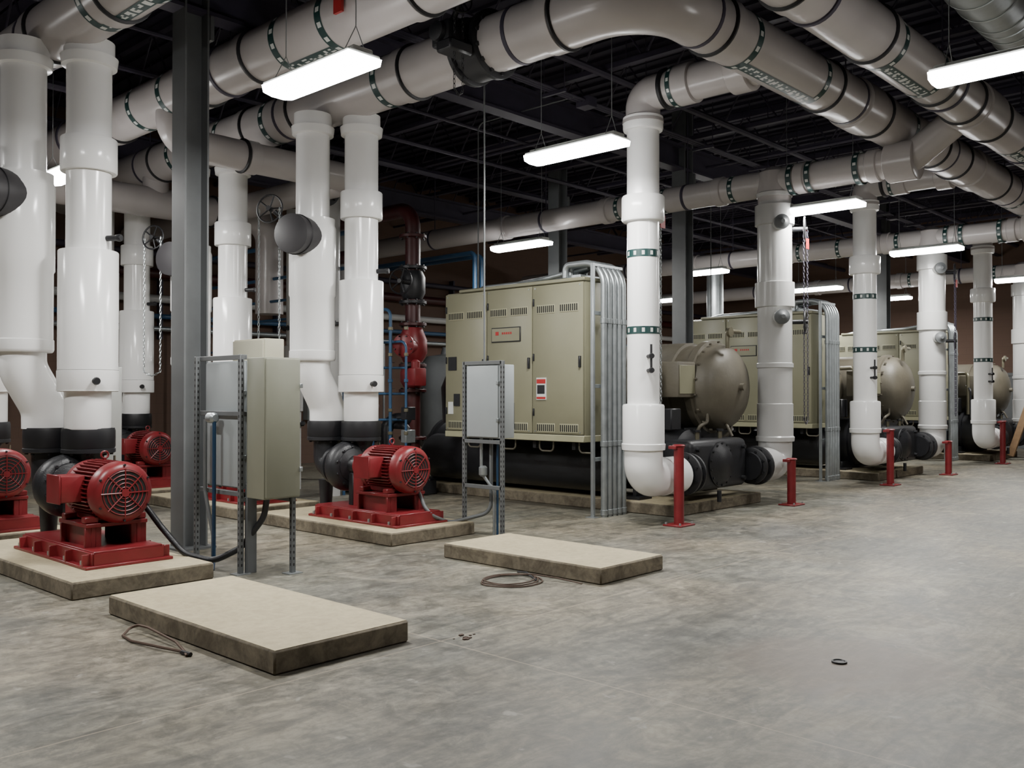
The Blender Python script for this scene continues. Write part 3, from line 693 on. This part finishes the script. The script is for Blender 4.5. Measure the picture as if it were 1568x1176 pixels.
def encl_door_negy(g, x0, x1, y0, y1, z0, z1, m):
    g.box((x0, y0+.02, z0), (x1, y1, z1), m, .01, 2); g.box((x0+.012, y0, z0+.012), (x1-.012, y0+.025, z1-.012), m, .008, 2)
    for q in (.2, .8): g.box((x1-.02, y0-.012, z0+(z1-z0)*q-.02), (x1+.008, y0+.02, z0+(z1-z0)*q+.02), GALV, .003)

g = G('disconnect_switch_stand')
encl_door_negx(g, 7.42, 7.68, 7.1, 7.62, 1.1, 1.93, LGREY)
for y in (7.06, 7.66): strut(g, (7.44, y, 0), (7.44, y, 1.97)); g.box((7.37, y-.06, 0), (7.51, y+.06, .008), GALV)
for z in (1.06, 1.95, .55): strut(g, (7.44, 7.06, z), (7.44, 7.66, z))
g.box((7.7, 7.15, 1.2), (7.74, 7.3, 1.5), IRON, .005)
g.tube([(7.56, 7.35, 1.1), (7.56, 7.35, .25), (7.3, 7.75, .12), (6.95, 7.75, .25), (7.1, 8.15, .6)], .022, COL, 10, R=.15)
g.tube([(7.56, 7.25, 1.1), (7.56, 7.25, .0)], .014, NAVY, 10, R=0); g.tube([(7.5, 7.45, 1.1), (7.5, 7.45, .7), (7.56, 7.3, .5), (7.56, 7.3, 0)], .018, GALV, 10, R=.08)
g.lathe((7.5, 7.42, .66), (0, 0, 1), [(0, .03), (.02, .05), (.1, .05), (.12, .03)], GALV, 12)
g.done((7.5, 7.35, 0))

g = G('drive_enclosure_stand')
encl_door_negy(g, 4.40, 4.77, 7.0, 7.30, .68, 1.92, GREYBOX)
encl_door_negx(g, 4.44, 4.7, 7.40, 8.10, .74, 1.90, LGREY)
encl_door_negx(g, 4.72, 4.95, 7.55, 8.1, 1.3, 2.12, BEIGE)
for (x, y) in ((4.38, 7.36), (4.38, 8.14), (4.72, 7.06)):
    strut(g, (x, y, 0), (x, y, 1.95 if y > 7.1 else .7)); g.box((x-.07, y-.06, 0), (x+.07, y+.06, .008), GALV)
g.box((4.42, 7.32, 0), (4.52, 7.36, .8), COL, .004)
for z in (1.93, 1.42, .70): strut(g, (4.42, 7.36, z), (4.42, 8.14, z))
strut(g, (4.40, 7.36, .66), (4.78, 7.36, .66)); strut(g, (4.72, 7.06, .66), (4.72, 7.36, .66))
g.lathe((4.34, 7.85, 1.38), (0, -1, 0), [(0, .03), (.02, .05), (.10, .05), (.12, .03)], GALV, 12)
g.tube([(4.34, 7.75, 1.36), (4.34, 7.75, .1), (4.30, 7.7, 0)], .018, NAVY, 10, R=.1)
g.tube([(4.36, 7.95, 1.36), (4.36, 7.95, .7), (4.36, 7.8, .3), (4.36, 7.8, 0)], .018, COL, 10, R=.1)
g.tube([(3.88, 8.2, .62), (3.98, 8.05, .40), (4.10, 7.85, .16), (4.25, 7.6, .10), (4.42, 7.42, .22), (4.55, 7.25, .5), (4.55, 7.2, .7)], .028, IRON, 12, R=.25)
g.done((4.5, 7.5, 0))

g = G('electrical_cabinet')
encl_door_negx(g, 7.2, 7.6, 16.35, 17.05, .1, 2.1, WLAB); g.box((7.2, 16.35, 0), (7.6, 17.05, .1), COL)
for zz in (1.9, .4): 
    for k in range(5): g.box((7.195, 16.5, zz+k*.03), (7.2, 16.9, zz+.012+k*.03), SLOT)
g.done((7.4, 16.7, 0))
g = G('electrical_cabinet')
encl_door_negx(g, 5.0, 5.4, 12.0, 12.6, .1, 1.95, WLAB); g.box((5.0, 12.0, 0), (5.4, 12.6, .1), COL); g.done((5.2, 12.3, 0))

g = G('green_glycol_feed_unit')
gx, gy = 7.0, 14.05
g.lathe((gx+.9, gy, .1), (0, 0, 1), [(0, .3), (.02, .32), (.7, .32), (.8, .25), (.82, .1), (.9, .1)], GREEN, 24)
for k in range(3): 
    a_ = k*2.1; g.cyl((gx+.9+.28*math.cos(a_), gy+.28*math.sin(a_), 0), (gx+.9+.28*math.cos(a_), gy+.28*math.sin(a_), .3), .025, GREEN, 8)
g.tube([(gx+.6, gy, .6), (gx+.55, gy+.5, .6), (gx+.55, gy+.5, 1.6), (gx+.9, gy+.5, 1.6)], .03, GREEN, 10, R=.08); g.box((gx+.7, gy+.4, 1.2), (gx+1.1, gy+.55, 1.6), GREEN, .01)
g.done((gx+.9, gy, 0))

# ------------------------------------------------------------------ red valve train and blue piping
g = G('red_valve_train')
x, y = 9.68, 11.15
g.tube([(x, y, .25), (x, y, 4.55), (x, 14.5, 4.55)], .12, DRED, 28, R=.3)
for z in (.9, 1.65, 2.05, 2.7, 3.05, 3.6, 4.1): g.flange((x, y, z), (0, 0, 1), .22, .05, DRED if z < 2.9 or z > 4 else IRON)
g.lathe((x, y, 1.7), (0, 0, 1), [(0, .14), (.1, .2), (.25, .2), (.35, .14)], RED, 28)
g.lathe((x, y, 2.1), (0, 0, 1), [(0, .15), (.15, .23), (.35, .23), (.55, .15)], RED, 28)
g.lathe((x, y, 3.1), (0, 0, 1), [(0, .15), (.1, .2), (.35, .2), (.45, .15)], IRON, 28)
g.cyl((x-.15, y-.1, 3.35), (x-.35, y-.15, 3.35), .04, IRON, 10); g.handwheel((x-.38, y-.15, 3.35), (-1, -.3, 0), .2)
g.cyl((x-.1, y-.1, 2.35), (x-.36, y-.2, 2.35), .12, RED, 20); g.flange((x-.36, y-.2, 2.35), (-1, -.45, 0), .18, .04, RED)
g.box((x-.32, y-.42, 1.72), (x-.08, y-.18, 2.0), RED, .02, 2); g.lathe((x-.2, y-.3, 2.0), (0, 0, 1), [(0, .07), (.1, .07), (.13, .03)], RED, 16)
g.tube([(x-.2, y+.9, .25), (x-.2, y+.9, 3.9), (x-.2, y+2.4, 3.9)], .11, DRED, 24, R=.3)
for z in (1.4, 2.4, 3.4): g.flange((x-.2, y+.9, z), (0, 0, 1), .2, .05, DRED)
g.tube([(x, y, 1.2), (x-.45, y+.1, 1.2), (x-.45, y+.1, .0)], .10, IRON, 20, R=.2)
g.tube([(x-.35, y-.3, .0), (x-.35, y-.3, 1.1), (x-.35, y+.35, 1.1), (x-.35, y+.35, .0)], .05, IRON, 12, R=.1)
g.box((x-.3, y-.25, 0), (x+.3, y+.25, .25), IRON, .02); g.box((x-.5, y+.65, 0), (x+.1, y+1.15, .25), IRON, .02)
for k in range(3): g.box((x-.5, y-.42, .5+k*.35), (x-.3, y-.3, .7+k*.35), IRON if k != 1 else GALV, .01)
g.done((x, y, 0))
g = G('blue_water_piping')
for (xx, yy, r, zt) in ((8.95, 11.25, .03, 3.6), (9.08, 11.42, .04, 4.2), (8.9, 11.9, .025, 3.2), (9.1, 11.0, .025, 2.9), (9.2, 10.75, .02, 2.4), (12.9, 13.0, .05, 4.4), (13.3, 13.2, .05, 4.4)):
    g.tube([(xx, yy, 0), (xx, yy, zt), (xx, 17.6, zt)], r, BLUE, 12, R=.12)
    for z in (1.0, 1.35, 1.8, 2.2, 2.6): g.collar((xx, yy, z), (0, 0, 1), r+.014, .05, BRASS if z != 1.8 else BLUE, 12, .004)
for z in (1.2, 1.6, 2.0): g.tube([(8.95, 11.25, z), (9.35, 10.9, z)], .02, BLUE, 10, R=0); g.handwheel((9.15, 11.03, z+.08), (0, 0, 1), .05, BLACK, 3); g.cyl((9.15, 11.03, z), (9.15, 11.03, z+.08), .01, BRASS, 6)
g.tube([(9.08, 11.42, 1.5), (8.9, 11.9, 1.5)], .025, BLUE, 10, R=0)
g.lathe((8.95, 11.2, 2.4), (-.6, -.8, 0), [(0, .07), (.04, .07)], WLAB, 16)
g.done((9, 11.5, 0))
g = G('white_header_drop')
for (xx, yy) in ((8.75, 12.0), (8.9, 13.3), (10.5, 14.0)):
    g.lathe((xx, yy, 0), (0, 0, 1), [(0, .13), (1.3, .13), (1.31, .16), (2.4, .16), (2.41, .12), (4.7, .12)], WHITE2, 24)
    for z in (1.1, 2.7): g.flange((xx, yy, z), (0, 0, 1), .2, .05, IRON)
g.done((8.75, 12.9, 0))
g = G('silver_insulated_riser')
g.lathe((19.7, 11.6, 0), (0, 0, 1), [(0, .28), (2.0, .28), (2.02, .34), (2.5, .34), (2.52, .28), (3.2, .28), (3.25, .2), (4.7, .2)], GALV, 30); g.done((19.7, 11.6, 0))
g = G('expansion_tank')
g.lathe((13.6, 14.6, .3), (0, 0, 1), [(0, .1), (.05, .4), (.2, .55), (1.9, .55), (2.1, .4), (2.15, .1), (2.3, .06)], COL, 32)
for k in range(3):
    a_ = k*2.09; g.cyl((13.6+.42*math.cos(a_), 14.6+.42*math.sin(a_), 0), (13.6+.42*math.cos(a_), 14.6+.42*math.sin(a_), .5), .04, COL, 8)
g.done((13.6, 14.6, 0))

# services on the back wall
g = G('wall_pipe_rack')
for z, r, m in ((2.9, .05, GALV), (3.15, .05, BLUE), (3.5, .08, WHITE2), (4.0, .1, DRED), (4.4, .06, DARKSTEEL)):
    g.cyl((-4, 17.75, z), (29.8, 17.75, z), r, m, 14)
for k in range(12): g.box((-2+k*2.7, 17.83, 2.7), (-1.95+k*2.7, 18.0, 4.6), DARKSTEEL); g.cyl((-1.7+k*2.7, 17.78, 0), (-1.7+k*2.7, 17.78, 2.9), .03, GALV, 8)
g.done((12, 17.75, 3.5))
g = G('wall_electrical_panel')
g.box((0, -.2, 1.0), (.7, 0, 2.2), LGREY, .01); g.box((.02, -.215, 1.02), (.68, -.2, 2.18), LGREY, .006); g.box((.6, -.24, 1.55), (.64, -.21, 1.7), IRON, .004); g.cyl((.35, -.1, 2.2), (.35, -.1, 2.85), .03, GALV, 8)
pp = g.done(); pp.location = (5.2, 18.0, 0)
for x in (9.5, 12.3, 15.5, 18, 24): inst('wall_electrical_panel', pp.data, (x, 18.0, 0))
g = G('door_1')
g.box((29.93, 7.2, 0), (29.99, 8.2, 2.13), COL, .004); g.box((29.9, 7.1, 0), (30.0, 7.2, 2.22), COL); g.box((29.9, 8.2, 0), (30.0, 8.3, 2.22), COL); g.box((29.9, 7.2, 2.13), (30.0, 8.2, 2.22), COL)
g.cyl((29.93, 7.32, 1.0), (29.86, 7.32, 1.0), .02, GALV, 10); g.cyl((29.87, 7.32, 1.0), (29.87, 7.44, 1.0), .012, GALV, 8); g.done((29.95, 7.7, 0))

# ------------------------------------------------------------------ light fixtures
g = G('fluorescent_light_fixture')
g.box((-.16, -.62, .0), (.16, .62, .045), WLAB, .01)
g.box((-.10, -.60, .045), (.10, .60, .085), WLAB, .01)
i = g.mi(LENS); vs = []
for yy in (-.6, .6):
    for (xx, zz) in ((-.155, .015), (-.14, -.045), (-.06, -.065), (.06, -.065), (.14, -.045), (.155, .015)): vs.append(g.bm.verts.new((xx*1.08, yy*1.04, zz)))
for k in range(5): g.f([vs[k], vs[k+1], vs[k+7], vs[k+6]], i)
g.f([vs[5], vs[0], vs[6], vs[11]], i); g.f(vs[:6], i); g.f(vs[6:], i)
for yy in (-.5, .5):
    for sx in (-.12, .12): g.cyl((sx, yy, .045), (0, yy, .28), .004, GALV, 5)
    g.cyl((0, yy, .28), (0, yy, ZH-4.3-.0), .005, GALV, 5)
fx = g.done()
fx.location = (4.6, 6.5, 4.3)
POW = 135
def lamp(ob):
    ld = bpy.data.lights.new('fluorescent_tube_light', 'AREA'); ld.shape = 'RECTANGLE'; ld.size = .28; ld.size_y = 1.15
    ld.energy = POW; ld.color = (1.0, .985, .95)
    lo = bpy.data.objects.new('fluorescent_tube_light', ld); lo.location = (0, 0, -.08); scene.collection.objects.link(lo); lo.parent = ob
FX = [(7.95, 6.43), (12.85, 5.85), (18.0, 6.1), (24, 5.9), (8.25, 2.1), (16, 1.6), (4.55, 11.6),
      (12.4, 11.3), (17.9, 10.9), (22.7, 10.4), (26.4, 10.0), (22.5, 14.7), (1.2, 6.5), (1.2, 11.6)]
lamp(fx)
for p in FX: lamp(inst('fluorescent_light_fixture', fx.data, (*p, 4.3)))

# ------------------------------------------------------------------ floor clutter
g = G('wire_coil')
for k in range(3):
    R = .28-.02*k; P = []
    for a_ in range(0, 361, 12):
        t = math.radians(a_); P.append((5.78+(R+.02*math.sin(3*t+k))*math.cos(t), 5.36+(R*.85)*math.sin(t)+.02*k, .008+.006*k))
    g.tube(P, .006, WIRE, 6, R=0)
g.tube([(5.85, 5.62, .01), (5.95, 5.3, .05), (6.05, 5.1, .03), (6.08, 4.85, .01)], .006, WIRE, 6, R=.1)
g.tube([(5.9, 5.2, .015), (6.05, 5.45, .03), (6.1, 5.6, .01)], .009, IRON, 6, R=.08)
g.done((5.78, 5.36, 0))
g = G('wire_offcut')
g.tube([(2.72, 6.02, .01), (2.84, 6.12, .05), (2.86, 5.95, .05), (2.85, 5.55, .03), (2.80, 5.35, .02), (2.78, 5.28, .01)], .009, WIRE, 6, R=.05)
g.tube([(2.72, 6.02, .01), (2.70, 5.85, .01), (2.74, 5.55, .02), (2.80, 5.35, .015)], .009, WIRE, 6, R=.05)
g.cyl((2.79, 5.36, .014), (2.80, 5.27, .014), .014, BLACK, 8)
g.done((2.75, 5.6, 0))
g = G('floor_drain_stub')
g.lathe((5.37, 2.33, 0), (0, 0, 1), [(0, .045), (.01, .045), (.012, .035), (.006, .03)], IRON, 20); g.done((5.37, 2.33, 0))
g = G('concrete_debris')
for k in range(12):
    a_ = random.uniform(0, 6.28); r = random.uniform(0, .11); s = random.uniform(.005, .018)
    g.box((4.25+r*math.cos(a_)-s, 4.35+r*math.sin(a_)-s*.7, 0), (4.25+r*math.cos(a_)+s, 4.35+r*math.sin(a_)+s*.7, s*.6), WIRE, s*.2)
g.done((4.25, 4.35, 0))
g = G('leaning_timber')
R = Matrix.Rotation(math.radians(18), 3, 'X')
g.box((24.6, 6.0, .05), (24.7, 6.15, 2.2), WOOD, .004, rot=R); g.done((24.65, 6.1, 0))

# ------------------------------------------------------------------ world + camera
w = bpy.data.worlds.new('World'); scene.world = w; w.use_nodes = True
w.node_tree.nodes['Background'].inputs[0].default_value = (.5, .5, .6, 1); w.node_tree.nodes['Background'].inputs[1].default_value = 0.05
cam = bpy.data.cameras.new('camera'); co = bpy.data.objects.new('camera', cam); scene.collection.objects.link(co)
cam.sensor_width = 36; cam.lens = 36*1415/1568; cam.clip_start = .05
co.location = (0, 0, 1.6); co.rotation_euler = (math.radians(90+.61), 0, math.radians(-47.1))
scene.camera = co
